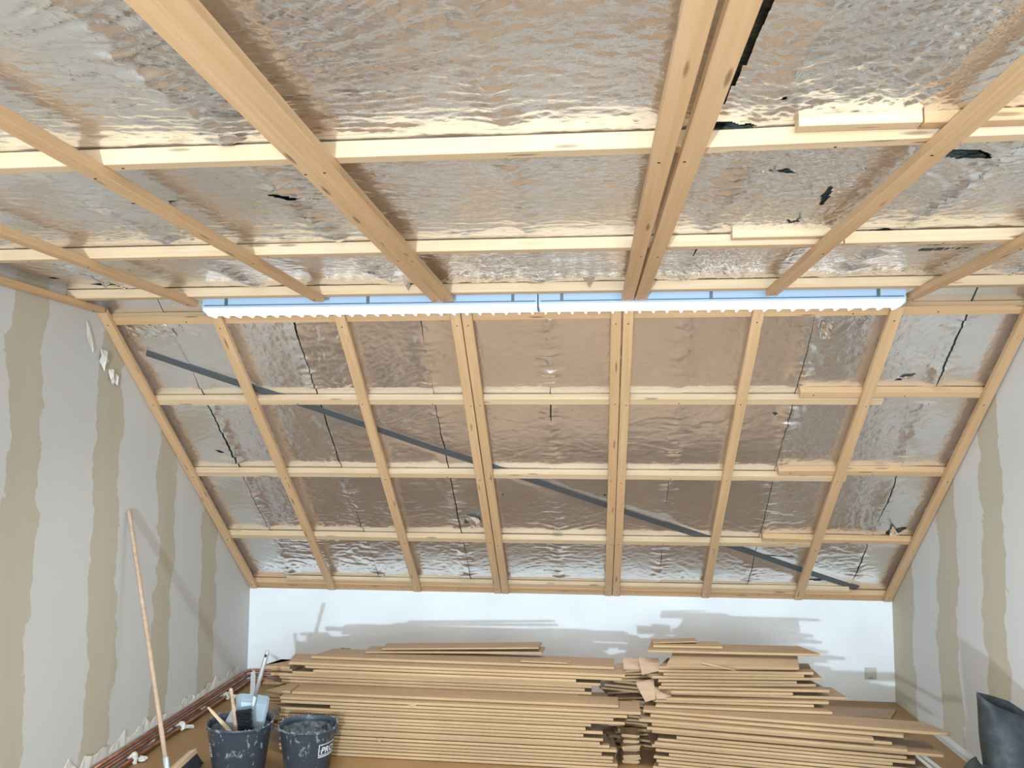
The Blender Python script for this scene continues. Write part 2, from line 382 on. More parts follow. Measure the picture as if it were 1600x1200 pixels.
# ------------------------------------------------------------------ flat ceiling
CF_ = slab('ceiling', [(XL, YB-.1), (XR, YB-.1), (XR, YJ+.0), (XL, YJ+.0)], 'z', C+.108, C+.3, M['wool'])
C_SEAM = [-2.27, -1.6, -.93, -.21, .425, 1.12, 1.86]
CROW = [-2.6, -1.2, -.2, .85, 1.95, 2.93, 3.70]
def c_place(u, v, h): return np.stack([u, v, C+.078-h], -1)
def hole_c(px, py, ru, rv, an=0):
    p = at_z(px, py, C+.078); return (p.x, p.y, ru, rv, an)
C_HOLES = [hole_c(440, 298, .05, .02, .2), hole_c(250, 312, .09, .022, -.1), hole_c(160, 442, .055, .04, 0), hole_c(85, 432, .022, .016, .5), hole_c(1222, 146, .009, .008), hole_c(1240, 341, .03, .02, .4),
           hole_c(1225, 262, .04, .012, .3), hole_c(1132, 196, .07, .03, 0), hole_c(1508, 236, .07, .035, .2), hole_c(945, 210, .03, .008, .3), hole_c(1375, 360, .05, .03), hole_c(1290, 300, .012, .09, -.1),
           hole_c(640, 446, .05, .03, 0), hole_c(922, 446, .06, .035, 0), hole_c(300, 455, .12, .02, 0), hole_c(60, 452, .2, .02, 0), (.312, 1.58, .014, .40, .03)]
def dimp(u, v):
    return sm(.05, .2, u)*sm(2.9, 2.5, v)*.55 + sm(.55, .8, u)*sm(1.75, 1.5, v)*.9 + .15
cedges = [XL-.01]+C_SEAM+[XR+.01]
CG = [.003, -.008, -.010, -.012, -.010, -.008, .003]
def c_flat(u, v, h):
    for r in (1.965, 2.935): h = np.where(np.abs(v-r) < .06, np.minimum(h, .002), h)
    h = np.where(v > 3.67, np.minimum(h, .001), h)
    return h
for i in range(8):
    a, b = cedges[i], cedges[i+1]
    vv = np.concatenate([np.arange(YB-.05, .85, .12), np.arange(.9, 2.3, .0065), np.arange(2.3, 3.74, .0085)])
    n = int((b-a)/.0075); off = .0008*(i % 2)
    ga = CG[i-1] if i > 0 else 0; gb = CG[i] if i < 7 else 0
    foil_sheet(CF_, np.linspace(0, 1, n), vv, C_SEAM, CROW, (lambda u, v, h, o=off: c_place(u, v, h-o)), 300, [.45, .6, .95, 1.25, 1.25, 1.2, 1.1, 1.7][i],
               jag(a, 5*i+201, ga), jag(b, 5*i+206, -gb), C_HOLES, dimp, c_flat)

# torn flaps of foil hanging beside the holes, and strips of foil tape
def flap(parent, pts, curl, mat='foil', name='torn_flap', n=7):
    """pts: three world corners (root a, root b, tip); curls towards the tip"""
    a, b, t = [Vector(p) for p in pts]; bm = bmesh.new(); rows = []; cv = Vector(curl)
    for i in range(n):
        f = i/(n-1); l = a.lerp(t, f); r = b.lerp(t, f); w_ = max(1, n-1-i)
        rows.append([bm.verts.new(l.lerp(r, j/w_)+cv*(f*f)+Vector((random.uniform(-1, 1), random.uniform(-1, 1), random.uniform(-1, 1)))*.004*(0 if f in (0,) else 1)) for j in range(w_+1)])
    for A, B in zip(rows, rows[1:]):
        for j in range(len(A)-1):
            if j < len(B): bm.faces.new((A[j], A[j+1], B[j]))
            if j+1 < len(B): bm.faces.new((A[j+1], B[j+1], B[j]))
    o = mesh_obj(name, bm, M[mat], parent); sol = o.modifiers.new('thick', 'SOLIDIFY'); sol.thickness = .0008; return o
def sp(px, py, off=.07): x, s = on_slope(px, py, off); return slope(x, s, off)
def cp(px, py, z=.075): return at_z(px, py, C+z)
inw = -SN*.05
for pts, cu in [([sp(722, 805), sp(742, 828), sp(752, 803)], inw*1.1), ([sp(1390, 838), sp(1405, 836), sp(1392, 815)], inw*.8), ([sp(1418, 595), sp(1403, 590), sp(1426, 583)], inw*.6),
                ([sp(735, 826), sp(752, 822), sp(748, 806)], inw*.4), ([sp(215, 518), sp(232, 530), sp(262, 516)], inw*.3)]: flap(CS, pts, cu)
dn = Vector((0, 0, -.03))
for pts, cu in [([cp(425, 303), cp(448, 303), cp(452, 292)], dn), ([cp(1175, 270), cp(1195, 282), cp(1218, 258)], dn), ([cp(238, 305), cp(262, 312), cp(282, 322)], dn*.7), ([cp(1230, 347), cp(1248, 344), cp(1256, 334)], dn),
                ([cp(624, 430), cp(646, 434), cp(637, 443)], dn*1.1), ([cp(905, 431), cp(932, 431), cp(922, 437)], dn*1.2), ([cp(150, 436), cp(178, 440), cp(165, 445)], dn*.8), ([cp(1160, 262), cp(1172, 290), cp(1172, 300)], dn*1.2)]: flap(CF_, pts, cu)
def crinkle(parent, c4, name, mat, off, nx=14, ny=6, amp=.004):
    a, b, c, d = [Vector(p) for p in c4]; bm = bmesh.new(); g = []
    for j in range(ny+1):
        g.append([bm.verts.new(a.lerp(b, i/nx).lerp(d.lerp(c, i/nx), j/ny)+Vector(off)+Vector((0, random.uniform(-1, 1), random.uniform(-1, 1)))*amp) for i in range(nx+1)])
    for j in range(ny):
        for i in range(nx): bm.faces.new((g[j][i], g[j][i+1], g[j+1][i+1], g[j+1][i]))
    o = mesh_obj(name, bm, M[mat], parent); so = o.modifiers.new('thick', 'SOLIDIFY'); so.thickness = .0008; return o
tag(crinkle(CS, [sp(196, 508, .062), sp(264, 507, .062), sp(277, 526, .062), sp(198, 527, .062)], 'foil_tape', 'tape', (0, 0, 0)), label='shiny crumpled silver tape patch')
tag(crinkle(CS, [sp(1284, 503, .062), sp(1302, 503, .062), sp(1296, 530, .062), sp(1280, 528, .062)], 'foil_tape', 'tape', (0, 0, 0), 6, 8, .005), label='creased silver tape strip')
# faint printed mark on the foil in the second bay from the wall
bm = bmesh.new(); a = cp(1440, 385, .066)
box(bm, a.x, a.x+.05, a.y, a.y+.04, C+.058, C+.059); box(bm, a.x+.055, a.x+.085, a.y-.005, a.y+.035, C+.058, C+.059)
for k, wd in enumerate((.012, .008, .012, .02)): box(bm, a.x+.092+k*.021, a.x+.092+k*.021+wd, a.y, a.y+.012 if k % 2 else a.y+.028, C+.058, C+.059)
tag(mesh_obj('printed_mark', bm, M['ink'], CF_), label='small dark printed mark')

# ------------------------------------------------------------------ timber
def beam(name, p0, p1, up, w, t, mat, label, cat, group=None, bow=.004, screws=(), z_top=True):
    """a sawn lath from p0 to p1 (centre line of its face towards the room); up = direction away from the room"""
    p0, p1 = Vector(p0), Vector(p1); L = (p1-p0).length; c = (p0+p1)/2
    bm = bmesh.new(); ch = .0025; n = max(4, int(L/.25)); sec = [(-w/2+ch, 0), (w/2-ch, 0), (w/2, ch), (w/2, t-ch), (w/2-ch, t), (-w/2+ch, t), (-w/2, t-ch), (-w/2, ch)]
    ph = random.uniform(0, 6); rows = []
    for i in range(n+1):
        f = i/n; x = (f-.5)*L; dy = bow*math.sin(math.pi*f+ph*.0)*math.sin(ph)+random.uniform(-.0008, .0008)
        rows.append([bm.verts.new((x, y+dy, z)) for y, z in sec])
    for A, B in zip(rows, rows[1:]):
        for k in range(8): bm.faces.new((A[k], B[k], B[(k+1) % 8], A[(k+1) % 8]))
    bm.faces.new(rows[0]); bm.faces.new(rows[-1][::-1])
    bmesh.ops.recalc_face_normals(bm, faces=bm.faces)
    o = mesh_obj(name, bm, mat); o.matrix_world = frame_matrix(c, p1-p0, up); tag(o, label, cat, group)
    for sx, sy in screws:
        s = link_copy(SCREW, o); s.location = (sx-L/2, sy, 0)
    return o
bm = bmesh.new(); prism(bm, [(.0038*math.cos(k*math.pi/4), .0038*math.sin(k*math.pi/4)) for k in range(8)], 'z', -.0012, .0005)
SCREW = mesh_obj('screw', bm, M['screw']); SCREW_USED = False

LATH = [(-2.568, .052), (-1.950, .056), (-1.287, .056), (-.676, .053), (-.620, .053), (.142, .052), (.200, .052), (.845, .056), (1.502, .058), (2.120, .054)]
LN = ['pine lath on the slope against the scraped broom wall',
      'pine lath on the slope under the broom-side tip of the strip light',
      'single pine lath on the slope, second in from the broom-wall lath',
      'doubled lath crossed by strap mid-slope, half toward the broom',
      'doubled lath crossed by strap mid-slope, half toward the black bag',
      'doubled lath above the gap between board stacks, half toward the broom',
      'doubled lath above the gap between board stacks, half toward the black bag',
      'single pine lath on the slope above the upper board heap',
      'pine lath on the slope crossing the stepped batten ends',
      'pine lath on the slope against the scraped bag wall']
rows_s = [1.99, 1.32, .62]
for i, (x, wd) in enumerate(LATH):
    top = SLEN-.03 if i not in (0, 9) else SLEN+.0
    sc = [(.06, random.uniform(-.008, .008))]+[(r+.03+.02*random.uniform(-1, 1), random.uniform(-.01, .01)) for r in (.62, 1.32, 1.99)]+[(top-.08, 0)]
    x1 = x+random.uniform(-.004, .004)
    beam('slope_lath', slope(x, -.005, 0), slope(x1, top, 0), SN, wd, .029, M['pine'], LN[i], 'lath', 'laths down the slope', screws=sc, bow=0 if i in (0, 9) else .004)
rown = ['upper', 'middle', 'lower']
for j, s0 in enumerate(rows_s):
    tl = [.0, .004, -.004][j]
    beam('slope_batten', slope(XL+.004, s0+.024+.004, .03), slope(1.60-.05*j, s0+.024-.002, .0302), SN, .048, .042, M['pine_pale'],
         f'long pale batten across the slope from the broom wall, {rown[j]} row', 'batten', 'battens across the slope', screws=[(.9+.3*j, .012), (1.7, .012), (3.1, .01)])
    x0 = on_slope([1247, 1216, 1190][j], 630+110*j, .03)[0]
    beam('slope_batten', slope(x0, s0+.077, .0305), slope(XR-.004, s0+.072+tl, .0305), SN, .046, .042, M['pine'],
         f'short batten lapped above the {rown[j]} long batten, toward the bag wall', 'batten', 'short battens lapped on the slope', screws=[(.07, .0), (.55, .008)])
# bottom plates on the knee wall
beam('plate_timber', slope(XL+.004, .01, .03), slope(XR-.004, .005, .0302), SN, .07, .042, M['pine'], 'pine plate along the top of the white knee wall', 'plate', screws=[(.3+.44*k, random.uniform(-.01, .01)) for k in range(10)])
beam('plate_timber', slope(XL+.3, .066, .0425), slope(XR-.3, .064, .0425), SN, .035, .03, M['pine_pale'], 'thin pale batten lying just above the plate on the white knee wall', 'batten')
# timbers along the bend between slope and flat ceiling
beam('bend_timber', slope(XL+.004, SLEN-.085, .0305), slope(XR-.004, SLEN-.08, .0305), SN, .052, .042, M['pine'], 'pine timber across the top of the slope, tucked under the strip lights', 'timber', screws=[(.45, .01), (3.9, .01), (4.3, .005)])
beam('bend_timber', (XL+.004, YJ-.215, C+.03), (XR-.004, YJ-.215, C+.03), (0, 0, 1), .06, .045, M['pine_pale'], 'pine timber closing the flat ceiling just before the strip lights', 'timber')
# ceiling laths
CL = [(-2.567, .05, -1.2, YJ-.01, 'pine lath on the flat ceiling against the scraped wall with the broom'),
      (-1.985, .052, -1.2, YJ-.14, 'ceiling lath ending at the near-broom tip of the strip light'),
      (-1.305, .052, -1.2, YJ-.22, 'ceiling lath second from the broom wall, ending on the strip light'),
      (-.728, .052, -1.2, YJ-.16, 'tightly doubled ceiling lath, half toward the broom wall'),
      (-.675, .052, -1.2, YJ-.175, 'ceiling lath of the tightly doubled pair, half nearer the room centre'),
      (.190, .054, -1.2, YJ-.14, 'ceiling lath beside the open dark gap, half toward the broom wall'),
      (.252, .054, -1.2, YJ-.14, 'ceiling lath beside the open dark gap, half toward the bag wall'),
      (.848, .054, -1.2, YJ-.21, 'single ceiling lath ending on the strip light beyond the gapped pair'),
      (1.522, .052, -1.2, YJ-.02, 'ceiling lath ending at the far tip of the strip light near the black bag')]
for x, wd, y0, y1, lb in CL:
    sc = [(1.965-y0+random.uniform(-.01, .01), .01), (2.93-y0+random.uniform(-.01, .01), -.008), (y1-y0-.06, .0), (y1-y0-.04, .012)]
    beam('ceiling_lath', (x+random.uniform(-.003, .003), y0, C), (x, y1, C), (0, 0, 1), wd, .03, M['pine'], lb, 'lath', 'laths under the flat ceiling', bow=.006 if x > -2.5 else 0, screws=sc)
CBT = [(XL+.004, 1.962, .255, 1.962, .030, 'near ceiling batten from the broom wall to the gapped pair of laths'),
       (.262, 1.972, XR-.004, 1.93, .030, 'near ceiling batten from the gapped pair of laths to the bag wall'),
       (XL+.004, 2.935, .92, 2.932, .030, 'far pale batten across the flat ceiling from the broom wall'),
       (.925, 2.93, XR-.004, 2.915, .030, 'far batten across the flat ceiling reaching the wall with the bag')]
for x0, y0, x1, y1, dz, lb in CBT:
    beam('ceiling_batten', (x0, y0, C+dz), (x1, y1, C+dz), (0, 0, 1), .046, .044, M['pine_pale'], lb, 'batten', 'battens across the flat ceiling', screws=[(.35, .01), (.9, .01), (1.35, .005)])
beam('packing_lath', (.50, 1.893, C+.045), (.78, 1.893, C+.045), (0, 0, 1), .040, .03, M['pine_pale'], 'short packing lath tucked behind the near ceiling batten, piece nearer the gapped pair', 'lath')
beam('packing_lath', (.784, 1.892, C+.043), (1.5, 1.885, C+.043), (0, 0, 1), .040, .03, M['pine'], 'longer packing lath tucked behind the near ceiling batten, passing above a lath', 'lath')
beam('packing_lath', (.52, 2.878, C+.045), (.90, 2.878, C+.045), (0, 0, 1), .04, .03, M['pine_pale'], 'packing lath tucked behind the far ceiling batten', 'lath')
bpy.data.objects.remove(SCREW)

# wind-bracing strap across the slope, between foil and battens
a = slope(*STR0, .0735); b = slope(*STR1, .0735); bm = bmesh.new(); L = (b-a).length
n = 40; R_ = []
for i in range(n+1):
    x = (i/n-.5)*L; dy = .004*math.sin(i*.55)+random.uniform(-.0012, .0012)
    R_.append([bm.verts.new((x, y+dy, z)) for y, z in ((-.025, 0), (.025, 0), (.025, .002), (-.025, .002))])
for A, B in zip(R_, R_[1:]):
    for k in range(4): bm.faces.new((A[k], B[k], B[(k+1) % 4], A[(k+1) % 4]))
bm.faces.new(R_[0]); bm.faces.new(R_[-1][::-1]); bmesh.ops.recalc_face_normals(bm, faces=bm.faces)
o = mesh_obj('bracing_strap', bm, M['steel_dark']); o.matrix_world = frame_matrix((a+b)/2, b-a, SN)
tag(o, 'long dark grey steel strap running diagonally across the foil on the slope', 'strap')

# ------------------------------------------------------------------ strip lights along the bend
def strip_light(x0, x1, brackets, label, sgn):
    L = x1-x0; root = tag(empty('strip_light', (x0, 3.865, C-.028)), label, 'light', 'strip lights along the bend of the ceiling')
    bm = bmesh.new()   # folded sheet housing: front face, top, back face
    prism(bm, [(-.048, .030), (-.048, .085), (.048, .085), (.048, .000), (.045, .000), (.045, .081), (-.045, .081), (-.045, .030)], 'x', 0, L)
    mesh_obj('housing', bm, M['lamp_body'], root)
    bm = bmesh.new(); prism(bm, [(-.053, .024), (-.053, .034), (-.043, .034), (-.043, .024)], 'x', 0, L); mesh_obj('rail', bm, M['lamp_body'], root)
    bm = bmesh.new(); prism(bm, [(-.0545, .036), (-.0545, .0385), (-.050, .0385), (-.050, .036)], 'x', .01, L-.01); tag(mesh_obj('cable', bm, M['cable'], root), label='thin dark wire along the housing')
    for e in (0, L-.004):
        bm = bmesh.new(); prism(bm, [(-.047, .010), (-.047, .083), (.047, .083), (.047, .002), (.0, .0)], 'x', e, e+.004); mesh_obj('end_cap', bm, M['lamp_body'], root)
    for y in (-.018, .020):
        bm = bmesh.new(); tube(bm, [(.02, y, .050), (L-.02, y, .050)], .013, 12); mesh_obj('fluorescent_tube', bm, M['tube'], root, True)
    bm = bmesh.new(); prism(bm, [(-.044, .019), (-.044, .030), (-.040, .030), (-.040, .021)], 'x', .004, L-.004); mesh_obj('louvre_rail', bm, M['louvre'], root)
    # cross blades: a parabolic wedge, deeper than the rail so that its foot shows as a tooth
    bm = bmesh.new(); prism(bm, [(-.024, .024), (.024, .024), (.010, .008), (.003, -.012), (-.003, -.012), (-.010, .008)], 'y', -.046, .046)
    n = int(L/.0655); first = mesh_obj('louvre_blade', bm, M['louvre'], root); first.location = (.03, 0, 0)
    for k in range(1, n):
        c = link_copy(first, root); c.location = (.03+k*(L-.06)/(n-1), 0, 0)
    for bx in brackets:
        bm = bmesh.new(); prism(bm, [(-.056, .034), (-.056, .075), (-.048, .085), (-.046, .085), (-.046, .034)], 'x', bx-x0-.007, bx-x0+.007); mesh_obj('bracket', bm, M['steel_dark'], root)
    l = bpy.data.lights.new('strip_light_glow', 'AREA'); l.shape = 'RECTANGLE'; l.size = L-.05; l.size_y = .08; l.energy = 20; l.color = (.86, .94, 1); l.spread = math.radians(105)
    lo = bpy.data.objects.new('strip_light_glow', l); COL.objects.link(lo); lo.parent = root; lo.location = (L/2, 0, -.012)
    return root
lx = lambda px: at_y(px, 476, 3.84).x
XA, XM, XB = lx(320), lx(841), lx(1413)
strip_light(XA, XM-.003, [lx(357), lx(577), lx(802)], 'long strip light with white louvres, half on the side of the broom', -1)
strip_light(XM+.003, XB, [lx(878), lx(1110), lx(1370)], 'long strip light with white louvres, half on the side of the black bag', 1)

# ------------------------------------------------------------------ wall fittings and loose wall bits
def socket(px, py, label, kind):
    p = at_y(px, py, D); r = tag(empty('wall_socket' if kind else 'wall_plate', p), label, 'socket' if kind else 'wall plate'); s = .041
    bm = bmesh.new(); box(bm, -s, s, -.009, 0, -s, s, .004); mesh_obj('cover_plate', bm, M['greyplate'] if kind else M['ivory'], r)
    bm = bmesh.new(); box(bm, -.033, .033, -.013, -.0092, -.033, .033, .002); mesh_obj('centre_plate', bm, M['ivory'], r)
    if kind:
        bm = bmesh.new(); lathe(bm, [(.0225, -.001), (.021, .0015), (.0195, .001), (.0195, -.002)], 28)
        bmesh.ops.rotate(bm, cent=(0, 0, 0), matrix=Matrix.Rotation(math.pi/2, 3, 'X'), verts=bm.verts); o = mesh_obj('socket_ring', bm, M['ivory'], r, True); o.location = (0, -.0135, 0)
        bm = bmesh.new(); prism(bm, [(.0195*math.cos(k*math.pi/10), .0195*math.sin(k*math.pi/10)) for k in range(20)], 'y', -.0142, -.0136); mesh_obj('socket_well', bm, M['greyplate'], r)
        for dx in (-.0095, .0095):
            bm = bmesh.new(); prism(bm, [(dx+.0035*math.cos(k*math.pi/4), .0035*math.sin(k*math.pi/4)) for k in range(8)], 'y', -.0150, -.0145); mesh_obj('pin_hole', bm, M['hole'], r)
        bm = bmesh.new(); prism(bm, [(-.006, .008), (.006, .008), (.009, .015), (0, .0185), (-.009, .015)], 'y', -.0150, -.0145); mesh_obj('earth_clip', bm, M['hole'], r)
    else:
        bm = bmesh.new(); box(bm, -.016, .012, -.022, -.0132, -.030, -.022, .002); mesh_obj('latch', bm, M['greyplate'], r)
        bm = bmesh.new(); box(bm, -.004, .004, -.017, -.0132, -.004, .004, .001); mesh_obj('centre_screw', bm, M['ivory'], r)
    return r
socket(540, 1021, 'grey-framed power socket low on the white knee wall above the stack', True)
socket(1360, 1052, 'plain ivory wall plate low on the white knee wall near the corner', False)

# copper pipes along the foot of the broom wall, turning along the knee wall
def pipe(off, z, rad, xe, lb):
    x = XL+off; pts = [(x, 3.6, z), (x, 4.8, z+.002), (x, D-off-.05, z)]+[(x+.05-.05*math.cos(t), D-off-.05+.05*math.sin(t), z) for t in (.4, .8, 1.2, 1.57)]+[(xe, D-off, z-.002)]
    bm = bmesh.new(); tube(bm, pts, rad, 10); return tag(mesh_obj('copper_pipe', bm, M['copper'], None, True), lb, 'pipe', 'copper heating pipes along the wall foot')
pipe(.022, .085, .011, -1.75, 'copper pipe along the wall foot behind the broom, topmost of three')
pipe(.034, .055, .011, -1.72, 'copper pipe along the wall foot behind the broom, middle one of three')
pipe(.060, .026, .012, -1.80, 'copper pipe along the wall foot behind the broom, lowest of three')

def shard(loc, size, seed, name, label, cat, mat, flat=.35, parent=None):
    rs = random.Random(seed); bm = bmesh.new(); bmesh.ops.create_icosphere(bm, subdivisions=2, radius=1)
    for v in bm.verts:
        k = 1+rs.uniform(-.35, .35); v.co = Vector((v.co.x*size[0]*k, v.co.y*size[1]*k, v.co.z*size[2]*k))
    o = mesh_obj(name, bm, M[mat], parent); o.location = loc
    return tag(o, label, cat) if label else o
def peel(name, label, px, py, pts, curl):
    """a torn scrap of wallpaper or plaster skin on the broom wall; pts in metres (y,z) around the anchor"""
    p = on(px, py, (1, 0, 0), (XL, 0, 0)); q = []
    for (a, b), (c_, d_) in zip(pts, pts[1:]+pts[:1]): q += [(a, b), ((a+c_)/2+random.uniform(-.007, .007), (b+d_)/2+random.uniform(-.007, .007))]
    pts = q; bm = bmesh.new(); n = len(pts)
    o0 = [bm.verts.new((.002+curl*max(0, i % 3-1)*.5+random.uniform(0, .004), y, z)) for i, (y, z) in enumerate(pts)]
    c = bm.verts.new((.004+curl, 0, 0))
    for i in range(n): bm.faces.new((o0[i], o0[(i+1) % n], c))
    bmesh.ops.recalc_face_normals(bm, faces=bm.faces)
    o = mesh_obj(name, bm, M['lump'], WL); o.location = p; so = o.modifiers.new('thick', 'SOLIDIFY'); so.thickness = .0015; so.offset = 1; return o
peel('peeling_plaster', 0, 160, 560, [(-.03, .05), (.02, .04), (.04, .0), (.03, -.03), (.0, -.07), (-.03, -.02)], .02)
peel('peeling_plaster', 0, 172, 586, [(-.02, .03), (.01, .03), (.03, -.01), (.02, -.05), (-.01, -.03)], .018)
peel('peeling_plaster', 0, 181, 590, [(-.015, .02), (.01, .01), (.02, -.05), (-.01, -.03)], .012)
peel('peeling_plaster', 0, 139, 520, [(-.03, .06), (-.01, .05), (.05, -.08), (.03, -.10), (-.02, -.03)], .004)
for k, (px, py) in enumerate([(290, 1146), (279, 1136), (300, 1133), (238, 1156), (262, 1146), (205, 1180), (322, 1112), (265, 1142), (316, 1107), (345, 1085), (232, 1166)]):
    s = random.uniform(.6, 1.3); peel('plaster_scrap', 0, px, py, [(-.03*s, .02*s), (.01*s, .035*s), (.04*s, .0), (.01*s, -.03*s), (-.02*s, -.02*s)], random.uniform(.008, .022))
rs = random.Random(31)   # ragged torn edge of the wall skin above the pipes
bm = bmesh.new(); ys = [3.7+i*.035 for i in range(62)]; row = []
for i, y in enumerate(ys): row.append([bm.verts.new((XL+.003+rs.uniform(0, .006), y, .100)), bm.verts.new((XL+.004+rs.uniform(0, .010), y+rs.uniform(-.01, .01), .135+rs.uniform(-.02, .05)*(1.5 if rs.random() > .8 else .6)))])
for A, B in zip(row, row[1:]): bm.faces.new((A[0], B[0], B[1], A[1]))
o = mesh_obj('torn_edge', bm, M['lump'], WL); so = o.modifiers.new('thick', 'SOLIDIFY'); so.thickness = .003
def spill(px, py, label, seed):
    p = on(px, py, (1, 0, 0), (XL+.05, 0, 0)); r = tag(empty('plaster_clump', (p.x, p.y, 0)), label, 'plaster'); z = max(.03, p.z)
    shard((-.01, 0, z), (.026, .022, z*.85), seed, 'clump', 0, 0, 'lump', parent=r)
    shard((.035, .02, .014), (.03, .022, .013), seed+1, 'clump', 0, 0, 'lump', parent=r)
    shard((.02, -.025, .03), (.016, .016, .028), seed+2, 'clump', 0, 0, 'lump', parent=r); return r
spill(283, 1150, 'white plaster clump over copper pipes, between broom stick and buckets', 3)
spill(209, 1194, 'white plaster clump over copper pipes, in front of the broom stick', 13)
spill(354, 1092, 'small white plaster clump over the copper pipes behind the bucket with the dustpan', 23)
bm = bmesh.new(); prism(bm, [(-.018, 0), (.018, 0), (.018, .09), (.012, .115), (-.016, .105)], 'y', 0, .006)
o = mesh_obj('white_strip', bm, M['strip']); p = at_y(393, 1070, 5.6); o.location = (p.x, 5.62, p.z-.06 if p.z > .06 else 0.0); o.location.z = 0; o.scale = (1, 1, 1.6); tag(o, 'small white strip standing upright near the corner behind the dustpan', 'strip')

# ------------------------------------------------------------------ boards
NB = 0
def board(name, x0, x1, y, z, wd, rot=0, org=None, th=.0185, tilt=0, roll=0, label='', group=None, sk0=0, sk1=0, bow=0, cat='plank', stations=4):
    """tongue-and-groove board; local x along, y=0 at its near edge"""
    g = th*.22; T = th
    sec = [(.011, 0), (wd, 0), (wd, T*.33), (wd+.004, T*.36), (wd+.004, T*.64), (wd, T*.67), (wd, T), (0, T), (-.0005, T*.5), (0, T*.28), (.011, T*.25)]
    bm = bmesh.new(); L = x1-x0; rows = []
    for i in range(stations):
        f = i/(stations-1); zz = bow*(f*(1-f))*4
        sk = sk0*(1-f) if i == 0 else (sk1 if i == stations-1 else 0)
        rows.append([bm.verts.new((f*L+sk*yy, yy, q+zz)) for yy, q in sec])
    n = len(sec)
    for A, B in zip(rows, rows[1:]):
        for k in range(n): bm.faces.new((A[k], A[(k+1) % n], B[(k+1) % n], B[k]))
    bm.faces.new(rows[0][::-1]); bm.faces.new(rows[-1]); bmesh.ops.recalc_face_normals(bm, faces=bm.faces)
    for f in bm.faces: f.material_index = 0 if abs(f.normal.z) > .8 else 1
    o = mesh_obj(name, bm, [M['board_face'], M['board_edge']])
    ox, oy = org if org else (0, 0); ca, sa = math.cos(rot), math.sin(rot)
    o.matrix_world = Matrix.Translation((ox+ca*x0-sa*y, oy+sa*x0+ca*y, z)) @ Matrix.Rotation(rot, 4, 'Z') @ Matrix.Rotation(-tilt, 4, 'Y') @ Matrix.Rotation(roll, 4, 'X')
    return tag(o, label, cat, group)
ORD = 'lowest second third fourth fifth sixth seventh eighth ninth tenth eleventh twelfth thirteenth fourteenth fifteenth sixteenth seventeenth eighteenth nineteenth twentieth'.split()
R = random.Random(11)
# left stack: seventeen tidy layers, near row
LO = (-1.44, 4.602); LR = -.026; ST = .0188
xr_prof = [.14, .15, .12, .14, .08, .15, .10, .05, .09, -.02, .06, -.03, .02, .18, .12, .20, .29]
for i in range(17):
    x0 = -.36+R.uniform(0, .06); dy = R.uniform(-.006, .006); 
    if i == 14: x0 = -.05
    x1 = xr_prof[i]+1.44+R.uniform(-.015, .015)
    board('fibreboard_plank', x0, x1, dy, i*ST, .19, LR+R.uniform(-.002, .002), LO, th=.0185, label=f'long plank in the tidy stack behind the buckets, {ORD[i]} layer up, near row' if i else 'long fibreboard plank lying on the floor under the tidy lower stack behind the buckets',
          group='long planks in the tidy lower stack', sk0=R.uniform(-.1, .3), sk1=R.uniform(-.2, .2))
# back row of the same stack, its ends sticking out beyond the near row
for i in range(21):
    x0 = -.48+R.uniform(-.08, .10); x1 = (1.33 if i < 17 else 1.43)+R.uniform(-.06, .02)
    board('fibreboard_plank', x0, x1, .205, i*ST, .20, LR, LO, label=f'back-row long plank behind the buckets, {ORD[i]} layer up' if 0 < i < 20 else ('long plank on the floor in the back row behind the buckets' if i == 0 else 'top layer plank in the back row of the stack behind the buckets'),
          group='long planks in the back row behind the buckets', sk0=R.uniform(-.3, .6))
zt = 17*ST
UP = [(-.30, 1.60, .045, 0, .152, 'light plank with a clean bright face, lying on the tidy lower stack', 0, 0),
      (-.46, -.315, .052, 0, .145, 'short dull plank end lying left of the clean bright plank on the tidy stack', .5, 0)]
for x0, x1, dy, k, wd, lb, s0, s1 in UP: board('fibreboard_plank', x0, x1, dy, zt+k*ST, wd, LR, LO, label=lb, sk0=s0, sk1=s1)
z2 = 21*ST
G2 = [(-.36, 1.50, .19, 'lowest plank of the four above the dark gap in the left stack'), (-.22, 1.36, .17, 'second plank up of the four above the dark gap in the left stack'),
      (-.28, 1.62, .185, 'third plank up of the four above the dark gap in the left stack'), (-.38, 1.64, .18, 'uppermost plank of the four above the dark gap in the left stack')]
for k, (x0, x1, dy, lb) in enumerate(G2): board('fibreboard_plank', x0, x1, dy, z2+k*ST, .20, LR+[0, .004, -.004, 0][k], LO, label=lb, group='planks above the dark gap', sk0=[.5, .9, .2, -.2][k])
board('fibreboard_plank', -.56, -.385, .225, z2+ST*1.0, .16, LR+.02, LO, label='pointed plank end jutting from the left stack above the dustpan handle side', sk0=.9)
board('fibreboard_plank', -.53, -.39, .23, z2, .16, LR-.03, LO, label='blunt plank end under the pointed plank end of the left stack', sk0=.3)
z3 = z2+4*ST
board('fibreboard_plank', -.27, 1.58, .26, z3, .20, LR+.002, LO, label='widest topmost long plank of the left stack, its upper face in view', sk0=.35)
z4 = z3+ST
board('fibreboard_plank', .06, 1.16, .36, z4, .14, LR+.05, LO, th=.012, label='thin lifted plank on top of the left stack, lower of the slanting two', tilt=.018, sk1=.1)
board('fibreboard_plank', .16, 1.14, .38, z4+.0165, .14, LR+.05, LO, th=.012, label='thin lifted plank on top of the left stack, upper of the slanting two', tilt=.028, sk1=.1)
board('fibreboard_plank', .02, .60, .42, z4+.0005, .12, LR-.02, LO, th=.010, label='short dull plank on top of the left stack behind its socket end', sk0=.6) if False else None
board('fibreboard_plank', 1.02, 1.30, .30, z4+.0005, .055, LR-.02, LO, th=.012, label='small offcut lying on the topmost long plank at the end of the slanting two', sk1=.4)
